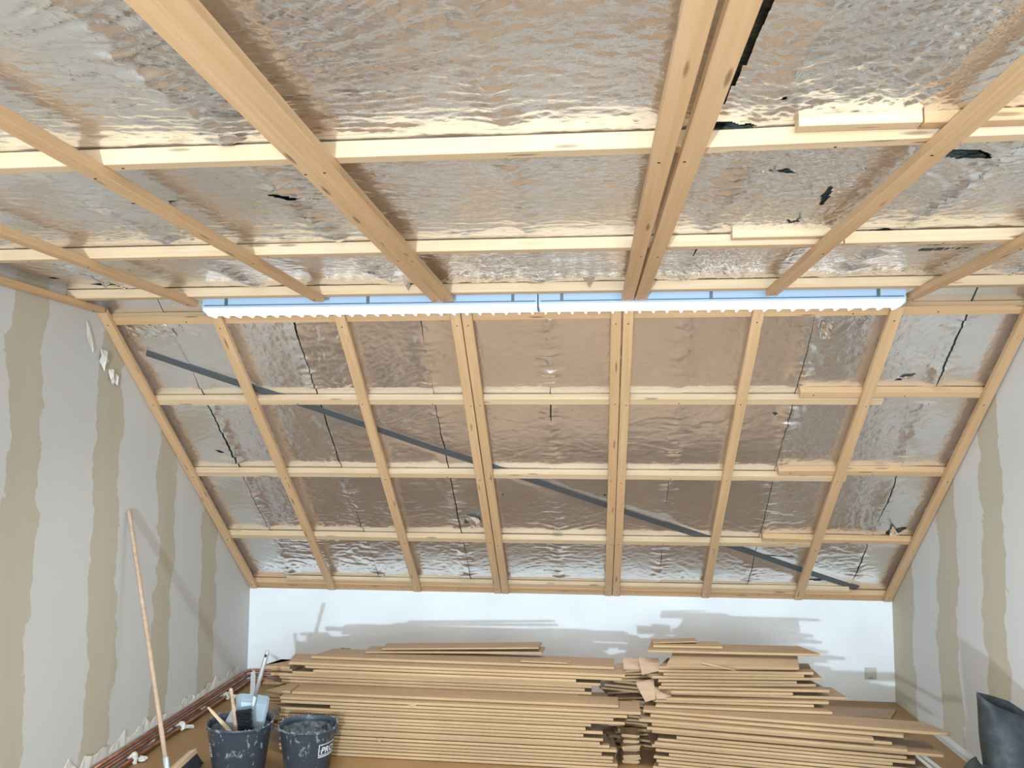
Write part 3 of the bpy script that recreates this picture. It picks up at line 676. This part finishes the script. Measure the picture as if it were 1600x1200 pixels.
for k, (px, py, ln, a) in enumerate([(421, 1040, .20, -.05), (425, 1043, .16, -.02), (470, 1036, .13, -.12), (432, 1052, .12, .0), (420, 1057, .14, .12)]):
    p = at_y(px, py, 5.0+.012*k); bm = bmesh.new(); tube(bm, [(0, 0, 0), (ln*.5, 0, -.002), (ln, 0, a*ln)], [.0012, .004, .006], 5)
    o = mesh_obj('splinter', bm, M['board_face']); o.location = p; tag(o, ['long upper splinter', 'thin splinter below the long upper one', 'short splinter nearest the socket', 'splinter above the pointed plank end', 'lowest splinter'][k]+' out of the left end of the stack', 'splinter', 'splinters at the stack end')
# small chips caught on the left stack
for k, (px, py, y) in enumerate([(832, 1053, 4.82), (850, 1056, 4.82), (593, 1156, 4.598), (644, 1103, 4.596), (792, 1112, 4.592)]):
    p = at_y(px, py, y-.006); o = shard(p, [(.026, .004, .02), (.018, .006, .006), (.022, .004, .012), (.028, .004, .011), (.03, .004, .007)][k], 50+k, 'wood_chip',
        ['pale square chip hanging on the edge of the topmost long plank', 'small chip beside the pale square chip on the topmost long plank', 'light chip stuck between low layers right of the buckets', 'light chip on the bright plank edges above the tidy layers', 'flat chip on the middle of the tidy layers'][k], 'chip', 'board_edge')

# right stack: tilted lower layers
RO = (.335, 4.60); RR = -.145
xe = [1.42, 1.50, 1.36, 1.45, 1.40, 1.33, 1.46, 1.30, 1.40, 1.34, 1.52, 1.36, 1.30]
for i in range(13):
    x0 = R.uniform(-.03, .05)+(0.10 if i in (4, 9) else 0); x1 = xe[i]-.05+R.uniform(-.02, .02)
    board('fibreboard_plank', x0, x1, R.uniform(-.012, .012), i*ST*1.02, .19, RR+R.uniform(-.012, .012), RO, label=f'long plank in the slanting stack by the bag, {ORD[i]} layer up' if i else 'long fibreboard plank on the floor under the slanting stack by the bag',
          group='long planks in the slanting lower stack', sk0=R.uniform(-.2, .3), sk1=R.uniform(-.4, .4))
zr = 13*ST*1.02
board('fibreboard_plank', -.06, 1.15, .0, zr, .17, RR-.005, RO, label='plank third from the top of the slanting stack by the bag')
board('fibreboard_plank', .0, 1.30, .03, zr+ST, .16, RR, RO, label='second-from-top plank of the slanting stack by the bag', sk1=.3)
board('fibreboard_plank', -.04, 1.54, .045, zr+2*ST, .16, RR+.01, RO, label='longest plank, reaching farthest toward the bag wall across the slanting stack', sk1=-.6)
zr2 = zr+3*ST
# upper heap of shorter planks
UH = [(.06, .94, .00, -.02), (-.02, .96, .03, .03), (.10, 1.03, .01, .05), (.0, 1.06, .03, .02), (.14, .86, .00, .08), (.05, .98, .02, .06), (.02, .90, .03, .10), (.04, .82, .01, .12), (-.03, .93, .03, .10), (.03, .86, .02, .13), (-.02, .92, .02, .10), (.06, .90, .03, .12)]
NU = 'lowest second third fourth fifth sixth seventh eighth ninth tenth eleventh twelfth'.split()
for k, (x0, x1, dy, r) in enumerate(UH):
    board('fibreboard_plank', x0+R.uniform(-.05, .06), x1+R.uniform(-.07, .05), dy+.06+R.uniform(-.015, .02), zr2+k*.0182, .19, r*.8-.02+R.uniform(-.035, .035), (.36, 4.64), th=.0178, label=f'shorter plank in the upper heap by the bag side, {NU[k]} layer up',
          group='shorter planks in the upper heap', sk0=R.uniform(-.5, .7), sk1=R.uniform(-.6, .3))
zr3 = zr2+12*.0182
board('fibreboard_plank', .08, .82, .07, zr3+.003, .15, .03, (.36, 4.63), th=.014, label='broad tipped plank on the upper heap, whole upper face in view', roll=.30, sk0=.4, sk1=.2)
board('fibreboard_plank', -.02, .96, .12, zr3+.062, .18, .02, (.36, 4.66), th=.016, label='wide plank with cut corner near the very top of the upper heap', sk1=-.4, sk0=.2)
board('fibreboard_plank', .02, .42, .17, zr3+.0785, .12, .03, (.36, 4.66), th=.016, label='short thick offcut lying on the very top of the upper heap')
board('fibreboard_plank', .04, .30, .20, zr3+.095, .08, .10, (.36, 4.66), th=.008, label='thin offcut topmost of all on the upper heap', tilt=.03)
# jumble of short ends between the two stacks
JL = 'brown offcut wedged in the jumble between the two board stacks, '
JO = ['on the floor', 'second layer up', 'third layer up', 'fourth layer up', 'fifth layer up', 'sixth layer up', 'seventh layer up', 'eighth layer up', 'ninth layer up', 'tenth layer up', 'eleventh layer up', 'twelfth layer up', 'thirteenth layer up', 'fourteenth layer up', 'fifteenth layer up', 'sixteenth layer up', 'seventeenth layer up', 'eighteenth layer up', 'nineteenth layer up', 'twentieth layer up', 'twenty-first layer up', 'twenty-second layer up', 'twenty-third layer up', 'twenty-fourth layer up']
for k in range(24):
    w_ = R.uniform(.12, .19); l = R.uniform(.24, .36); a = R.uniform(-.35, .35)
    board('board_offcut', -l/2, l/2, -w_/2+R.uniform(-.02, .02), k*.0186, w_, a, (.255+R.uniform(-.05, .05)+.002*k, 5.02), th=.016, label=JL+JO[k], group='offcuts between the stacks', sk0=R.uniform(-.5, .5), sk1=R.uniform(-.5, .5), cat='offcut', stations=2)
for k, (a, b, r_, lb) in enumerate([((1096, 1036), (1150, 1048), .004, 'pale sliver lying slantwise over the broad tipped plank')]):
    A_, B_ = [on(q[0], q[1], (0, -math.sin(.3), math.cos(.3)), (.8, 4.72, zr3+.030)) for q in (a, b)]; bm = bmesh.new(); tube(bm, [Vector(), (B_-A_)*.5+Vector((0, 0, .001)), B_-A_], [r_, r_*1.1, r_*.4], 5); o = mesh_obj('splinter', bm, M['board_edge']); o.location = A_; tag(o, lb, 'splinter')
GO = ['on the floor', 'second layer', 'third layer', 'fourth layer', 'fifth layer', 'sixth layer', 'seventh layer', 'topmost']
for k in range(8):
    y0 = 4.63+R.uniform(-.01, .06)+.006*k
    board('board_offcut', 0, 4.865-y0-R.uniform(0, .04), 0, k*.0188, .085+R.uniform(0, .02), math.pi/2+R.uniform(-.03, .03), (.288-R.uniform(0, .01), y0), th=.0165, label='short offcut lying end-on in the dark gap between the two stacks, '+GO[k], group='end-on offcuts in the dark gap', cat='offcut', stations=2, sk0=R.uniform(-.3, .3))
# two offcuts hanging down at the near face of the jumble
for k, (pts, y, lb) in enumerate([([(994, 1070), (1022, 1065), (1024, 1090), (1008, 1095)], 4.74, 'bright square offcut tipped forward at the end of the upper heap'),
                                  ([(1023, 1076), (1047, 1084), (1050, 1091), (1025, 1090)], 4.73, 'small bright offcut tipped forward beside the bright square offcut'),
                                  ([(998, 1031), (1030, 1033), (1030, 1046), (1003, 1053)], 4.80, 'upright bright offcut face above the jumble, left end of the upper heap'),
                                  ([(974, 1031), (1001, 1034), (1001, 1044), (974, 1044)], 4.83, 'upright pale offcut at the far left of the upper heap')]):
    P = [at_y(*q, y) for q in pts]; bm = bmesh.new(); c = sum(P, Vector())/4
    A = [bm.verts.new(q-c+Vector((0, -.025*(1 if i > 1 else -1), 0))) for i, q in enumerate(P)]; B = [bm.verts.new(v.co+Vector((0, .011, .006))) for v in A]
    bm.faces.new(A); bm.faces.new(B[::-1])
    for i in range(4): bm.faces.new((A[i], B[i], B[(i+1) % 4], A[(i+1) % 4]))
    bmesh.ops.recalc_face_normals(bm, faces=bm.faces); o = mesh_obj('board_offcut', bm, M['board_face']); o.location = c; tag(o, lb, 'offcut')
# short pieces behind the upper heap on the bag side
SO = ['on the floor', 'second layer', 'third layer', 'fourth layer', 'fifth layer', 'sixth layer', 'seventh layer', 'eighth layer', 'ninth layer', 'tenth layer', 'eleventh layer', 'topmost']
for k in range(12):
    l = R.uniform(.40, .58)*(1 if k < 6 else .85); w_ = R.uniform(.14, .19)
    board('board_offcut', -.25+R.uniform(-.05, .05)-.035*(k > 5), l-.25+R.uniform(-.04, .05), 0+R.uniform(-.02, .02), k*.0195, w_, R.uniform(-.09, .10), (1.23-.012*k, 5.06), th=.016, label='short plank in the small pile toward the bag wall, '+SO[k], group='short planks in the small pile', sk0=R.uniform(-.3, .3), sk1=R.uniform(-.6, .6), cat='plank', stations=2)
p = at_y(1260, 1082, 5.12); board('board_offcut', 0, .40, 0, .0195*12+.003, .15, .06, (1.02, 5.02), th=.015, label='plank jutting out at a slant from the upper heap toward the wall plate', tilt=.10, sk1=-.5, stations=2)
# loose planks on the floor in front of the white knee wall
for k, (x, y, l, wd, r, z, lb) in enumerate([(1.18, 5.64, .80, .19, -.04, 0, 'loose plank flat on the floor next to the knee wall below the wall plate'), (1.34, 5.43, .36, .17, -.10, 0, 'loose plank flat on the floor, second from the knee wall'),
                                          (1.35, 5.50, .34, .12, -.16, .0172, 'short loose plank lying askew on two floor planks by the knee wall')]):
    board('fibreboard_plank', 0, l, 0, z, wd, r, (x, y), th=.014, label=lb, group='loose planks on the floor', sk1=[.5, -.6, .3, .4, .2][k], sk0=[.3, .2, 0, -.4, 0][k], stations=2)
shard((1.66, 5.47, .035), (.10, .04, .004), 77, 'plaster_flake', 'white plaster flake lying on the loose floor planks by the knee wall', 'plaster', 'lump')
shard((1.93, 5.36, .022), (.07, .03, .006), 78, 'plaster_flake', 'white plaster flake on the floor at the foot of the bag wall', 'plaster', 'lump')
# white strips on the floor
sl = ['nearest the board stack', 'second from the board stack', 'third from the board stack', 'farthest from the board stack']
for k in range(4):
    a = at_z(1371+k*9.5, 1147, .012); b = at_z(1438+k*13, 1206, .012); d = (b-a); a = a-d*.12; b = b+d*.6
    bm = bmesh.new(); prism(bm, [(-.015, 0), (.015, 0), (.015, .006), (.010, .011), (-.015, .011)], 'x', -d.length*.82, d.length*.82)
    o = mesh_obj('white_strip', bm, M['strip']); c = (a+b)/2; c.z = 0; o.matrix_world = frame_matrix(c, (b.x-a.x, b.y-a.y, 0), (0, 0, 1)); tag(o, f'thin white strip on the floor by the bag, {sl[k]}', 'strip', 'white strips on the floor')
bm = bmesh.new(); prism(bm, [(-.02, 0), (.0, 0), (.0, .05), (-.008, .055), (-.02, .03)], 'y', 3.6, 5.34); o = tag(mesh_obj('baseboard_right', bm, M['strip']), kind='structure'); o.location = (XR, 0, 0)

# ------------------------------------------------------------------ buckets
def bucket(loc, r, h, label, txt_ang, crust):
    root = tag(empty('mortar_bucket', loc), label, 'bucket', 'dirty black mortar buckets')
    rb = r*.78
    bm = bmesh.new(); prof = [(0, .004), (rb-.012, .004), (rb, .012), (rb+(r-rb)*.90, h*.90), (r+.002, h-.016), (r+.006, h-.013), (r+.007, h-.003), (r+.003, h), (r-.004, h-.002), (r-.006, h-.02), (rb-.004, .016), (0, .014)]
    Rg = lathe(bm, [p_ for p_ in prof if p_[0] > 0], 56)
    bm.faces.new(Rg[0][::-1]); bm.faces.new(Rg[-1])
    for v in bm.verts:
        t = math.atan2(v.co.y, v.co.x); k = v.co.z/h
        v.co.x *= 1+.012*math.cos(2*t+1)*k; v.co.y *= 1-.012*math.cos(2*t+1)*k; v.co.z += .004*math.sin(3*t)*k
    bmesh.ops.recalc_face_normals(bm, faces=bm.faces); mesh_obj('body', bm, M['bucket'], root, True)
    # crusted mortar inside
    bm = bmesh.new(); lathe(bm, [(.004, .06), (rb*.5, .055), (rb*.92, .06), (rb+(r-rb)*.5-.004, h*.55), (r-.0105, h-.03)], 44)
    rs = random.Random(int(r*1e4))
    for v in bm.verts: k = rs.uniform(.93, .995); v.co.x *= k; v.co.y *= k; v.co.z += rs.uniform(-.012, .012) if v.co.z < h-.05 else 0
    mesh_obj('mortar_crust', bm, M['crust'], root, True)
    bm = bmesh.new()
    for i in range(56):
        t = 2*math.pi*i/56
        if rs.random() < crust: bmesh.ops.create_icosphere(bm, subdivisions=1, radius=rs.uniform(.004, .009), matrix=Matrix.Translation(((r+.004)*math.cos(t)*(1+.012*math.cos(2*t+1)), (r+.004)*math.sin(t)*(1-.012*math.cos(2*t+1)), h+rs.uniform(-.006, .002)+.004*math.sin(3*t))))
    tag(mesh_obj('rim_crust', bm, M['crust'], root, True), kind='stuff')
    # wire bail hanging down behind and its lugs
    for s in (-1, 1):
        bm = bmesh.new(); box(bm, -.012, .012, -.006, .006, -.014, .014, .003); o = mesh_obj('lug', bm, M['bucket'], root); o.location = (s*(r-.002), .03, h-.04); o.rotation_euler = (0, 0, math.pi/2)
    bm = bmesh.new(); tube(bm, [((r+.006)*math.cos(t), .03+(r+.016)*math.sin(t)*.93, h-.04-.05*math.sin(t)) for t in [math.pi*k/18 for k in range(19)]], .0022, 6); mesh_obj('wire_handle', bm, M['steel_dark'], root, True)
    # printed badge wrapped on the wall: PRO in a box with an underline
    cu = bpy.data.curves.new('badge', 'FONT'); cu.body = 'PRO'; cu.size = .047; cu.shear = .22; cu.offset = .0011; cu.resolution_u = 3; cu.space_character = 1.02
    to = bpy.data.objects.new('badge', cu); COL.objects.link(to); bpy.context.view_layer.update()
    me = bpy.data.meshes.new_from_object(to.evaluated_get(bpy.context.evaluated_depsgraph_get())); bpy.data.objects.remove(to)
    bm = bmesh.new(); bm.from_mesh(me)
    wd = max(v.co.x for v in bm.verts)
    def rect(x0, x1, y0, y1):
        n = max(1, int((x1-x0)/.008)); row = [(bm.verts.new((x0+(x1-x0)*i/n, y0, 0)), bm.verts.new((x0+(x1-x0)*i/n, y1, 0))) for i in range(n+1)]
        for A, B in zip(row, row[1:]): bm.faces.new((A[0], B[0], B[1], A[1]))
    x0, x1 = -.012, wd+.012
    for a in ((x0, x1, .046, .050), (x0, x1, -.011, -.007), (x0, x0+.004, -.007, .046), (x1-.004, x1, -.007, .046), (x0, x1, -.021, -.016)): rect(*a)
    bmesh.ops.subdivide_edges(bm, edges=[e for e in bm.edges if abs(e.verts[0].co.x-e.verts[1].co.x) > .012], cuts=2)
    zc = h*.50
    for v in bm.verts:
        z = zc+v.co.y; f = z/(h*.9); rr = rb+(r-rb)*.9*min(1, (z-.012)/(h*.9-.012))+.0018; a = txt_ang+v.co.x/rr
        k = z/h; v.co = Vector((rr*math.cos(a)*(1+.012*math.cos(2*a+1)*k), rr*math.sin(a)*(1-.012*math.cos(2*a+1)*k), z+.004*math.sin(3*a)*k))
    tag(mesh_obj('printed_badge', bm, M['print'], root), label='white boxed lettering PRO with an underline')
    return root
B1 = (-1.905, 4.33, 0); B2 = (-1.547, 4.40, 0)
bucket(B1, .172, .272, 'black mortar bucket holding a dustpan, a brush and sticks', math.radians(-171), .5)
bucket(B2, .155, .245, 'empty black mortar bucket smeared with plaster, in front of the plank stack', math.radians(-42), .75)

# dustpan standing in the bucket, handle up
dp = tag(empty('dustpan', (-1.850, 4.36, .305)), 'pale metal dustpan with a tube handle, standing in the bucket', 'dustpan')
bm = bmesh.new(); n = 10; g = []
for j in range(9):
    f = j/8; row = []
    for i in range(n+1):
        u = i/n*2-1; half = .070+.022*f; fold = max(0, abs(u)-.86)/.14
        x = u*half; y = .012*(1-abs(u))-.035*fold-.02*max(0, f-.8)*5*.6; z = -.12+.225*f-(.03 if f > .8 else 0)*(f-.8)
        row.append(bm.verts.new((x, y, z)))
    g.append(row)
for A, B in zip(g, g[1:]):
    for i in range(n): bm.faces.new((A[i], A[i+1], B[i+1], B[i]))
o = mesh_obj('pan', bm, M['galv'], dp, False); so = o.modifiers.new('thick', 'SOLIDIFY'); so.thickness = .0018
bm = bmesh.new(); tube(bm, [(-.006, -.012, -.03), (.0, -.016, .03), (.006, -.022, .10)], [.003, .010, .011], 12); mesh_obj('handle_socket', bm, M['galv'], dp, True)
bm = bmesh.new(); tube(bm, [(.006, -.022, .095), (.022, -.024, .20), (.043, -.026, .335), (.045, -.026, .345)], [.0105, .012, .0125, .009], 12); tag(mesh_obj('handle', bm, M['alu'], dp, True), label='worn grey tube handle with a hanging hole')
bm = bmesh.new(); prism(bm, [(.006*math.cos(k*math.pi/5), .009*math.sin(k*math.pi/5)) for k in range(10)], 'y', -.0015, .0015); o = mesh_obj('hanging_hole', bm, M['hole'], dp); o.location = (.0405, -.0385, .322)
dp.rotation_euler = (0, .10, .12)
# hand brush
hb = tag(empty('hand_brush', (-1.905, 4.28, .255)), 'hand brush with black bristles and a worn pale wooden handle, standing in the bucket', 'brush')
bm = bmesh.new()
secs = [(-.09, .013, .010), (.0, .014, .011), (.09, .013, .011), (.12, .010, .009), (.165, .009, .008), (.205, .011, .009), (.213, .006, .006)]; rows = []
for z, a, b in secs: rows.append([bm.verts.new((a*math.cos(t)-.12*max(0, z)*.30, b*math.sin(t), z)) for t in [2*math.pi*k/10 for k in range(10)]])
for A, B in zip(rows, rows[1:]):
    for k in range(10): bm.faces.new((A[k], A[(k+1) % 10], B[(k+1) % 10], B[k]))
bm.faces.new(rows[0][::-1]); bm.faces.new(rows[-1]); bmesh.ops.recalc_face_normals(bm, faces=bm.faces); mesh_obj('wooden_body', bm, M['stick'], hb, True)
bm = bmesh.new(); rs = random.Random(5)
for i in range(26):
    for j in range(6):
        z = -.085+i*.0068; y = -.010+j*.004; tube(bm, [(.008, y, z), (.045, y+rs.uniform(-.003, .003), z+rs.uniform(-.003, .003)), (.088+rs.uniform(-.006, .006), y*1.5+rs.uniform(-.006, .006), z+rs.uniform(-.006, .006))], [.0021, .0021, .0016], 4)
tag(mesh_obj('bristles', bm, M['bristle'], hb), kind='stuff'); hb.rotation_euler = (.12, -.10, .05)
# stick, second stick, pointed trowel
def stickobj(p0, p1, r, name, label, cat, mat='pine_pale'):
    p0, p1 = Vector(p0), Vector(p1); bm = bmesh.new(); L = (p1-p0).length
    prism(bm, [(-r, -r*.6), (r, -r*.6), (r*.9, r*.6), (-r*.8, r*.6)], 'x', -L/2, L/2)
    bmesh.ops.subdivide_edges(bm, edges=[e for e in bm.edges if e.calc_length() > L*.9], cuts=4)
    for v in bm.verts:
        k = 1+.15*math.sin(v.co.x*40); v.co.y *= k
        if v.co.x < -L*.45: v.co.y *= .35
    o = mesh_obj(name, bm, M[mat]); o.matrix_world = frame_matrix((p0+p1)/2, p1-p0, (0, -1, .3)); return tag(o, label, cat)
stickobj(at_y(325, 1105, 4.34), at_y(362, 1146, 4.27), .009, 'wooden_stick', 'light wooden stick leaning over the rim of the bucket with the dustpan', 'stick')
tr = tag(empty('trowel', at_y(360, 1128, 4.33)), 'grey pointed trowel standing in the bucket behind the wooden stick', 'trowel')
bm = bmesh.new(); prism(bm, [(.010, .075), (-.058, -.05), (.026, -.08)], 'y', 0, .002); mesh_obj('blade', bm, M['alu'], tr)
bm = bmesh.new(); tube(bm, [(-.02, .002, -.06), (-.018, .012, -.09), (-.01, .014, -.13)], .008, 8); mesh_obj('grip', bm, M['stick'], tr, True)

# ------------------------------------------------------------------ broom leaning on the wall
top = on(201, 797, (1, 0, 0), (XL+.016, 0, 0)); bot = at_z(262, 1207, .085); bot.y += .0
br = tag(empty('broom', (bot.x, bot.y, 0)), 'broom with a long pale wooden stick leaning on the scraped wall', 'broom')
L = (top-bot).length; d = (top-bot)/L
bm = bmesh.new(); tube(bm, [bot-br.location+d*L*f for f in (0, .15, .3, .45, .6, .75, .9, .995, 1)], [.012, .0125, .0125, .0128, .0125, .012, .012, .0118, .008], 12); mesh_obj('stick', bm, M['stick'], br, True)
bm = bmesh.new(); tube(bm, [bot-br.location-d*.03, bot-br.location+d*.075], .0148, 12); tag(mesh_obj('ferrule', bm, M['galv'], br, True), label='grey metal ferrule at the foot of the stick')
e0 = at_z(322, 1164, .05); e1 = at_z(255, 1225, .05); ax = (e0-e1); ax.z = 0; ax.normalize(); sd = Vector((ax.y, -ax.x, 0))
bm = bmesh.new(); box(bm, -.07, .33, -.022, .022, .0, .028, .004); o = mesh_obj('head_block', bm, M['pine_pale'], br)
base = Vector((bot.x, bot.y, 0))
MB = frame_matrix((0, 0, .055), ax, (Vector((0, 0, 1))-sd*.35)); o.matrix_local = MB
bm = bmesh.new(); rs = random.Random(9)
for i in range(56):
    for j in range(6):
        x = -.065+i*.007; y = -.018+j*.0072; tube(bm, [(x, y, .001), (x+rs.uniform(-.003, .003), y*1.25-.006, -.03), (x+rs.uniform(-.006, .006), y*1.7-.014+rs.uniform(-.004, .004), -.062+rs.uniform(-.004, .004))], [.0030, .0032, .0026], 4)
o = tag(mesh_obj('bristles', bm, M['bristle'], br), kind='stuff'); o.matrix_local = MB

# ------------------------------------------------------------------ black rubble bag
bg = tag(empty('rubble_bag', (1.895, 3.72, 0)), 'stiff black rubble bag standing half folded by the scraped wall', 'bag')
bm = bmesh.new(); nu, nv = 56, 20; g = []
for j in range(nv+1):
    f = j/nv; row = []
    for i in range(nu):
        t = 2*math.pi*i/nu; ca, sa = math.cos(t), math.sin(t)
        ex = math.copysign(abs(ca)**.6, ca); ey = math.copysign(abs(sa)**.8, sa)
        x0 = .222*ex; u = x0+.222
        # rim: peaked corner on the stack side, falling in two steps towards the wall, front lip a little lower
        top = .712-.30*u if u < .165 else (.655-.55*(u-.165) if u < .24 else .60-.10*(u-.24))
        top -= .03*max(0, -sa)
        dep = .055+.10*(1-f)
        x = x0*(1-.10*f*(1 if ca > 0 else .15))-.02*math.sin(f*math.pi)*(-ca if ca < 0 else 0)*-1
        wv = (vn(np.array([t*1.6+5]), np.array([f*4.+1]), 5)[0]-.5)*.045*math.sin(min(1, f*1.5)*math.pi*.5)
        row.append(bm.verts.new((x, ey*dep+wv*.8, top*f)))
    g.append(row)
for A, B in zip(g, g[1:]):
    for i in range(nu): bm.faces.new((A[i], A[(i+1) % nu], B[(i+1) % nu], B[i]))
bm.faces.new(g[0][::-1]); bmesh.ops.recalc_face_normals(bm, faces=bm.faces)
o = mesh_obj('sack', bm, M['bag'], bg, True); so = o.modifiers.new('thick', 'SOLIDIFY'); so.thickness = .004
bm = bmesh.new(); g = []
for j in range(9):
    f = j/8; row = []
    for i in range(9):
        u = i/8; row.append(bm.verts.new((-.205-.135*f*(1-.25*u), -.07+.14*u-.02*f, .385+.02*f-.09*f*f*u+.010*math.sin(u*7+f*3)+.03*(1-f)*(1-f))))
    g.append(row)
for A, B in zip(g, g[1:]):
    for i in range(8): bm.faces.new((A[i], A[i+1], B[i+1], B[i]))
o = mesh_obj('flap', bm, M['bag'], bg, True); so = o.modifiers.new('thick', 'SOLIDIFY'); so.thickness = .004
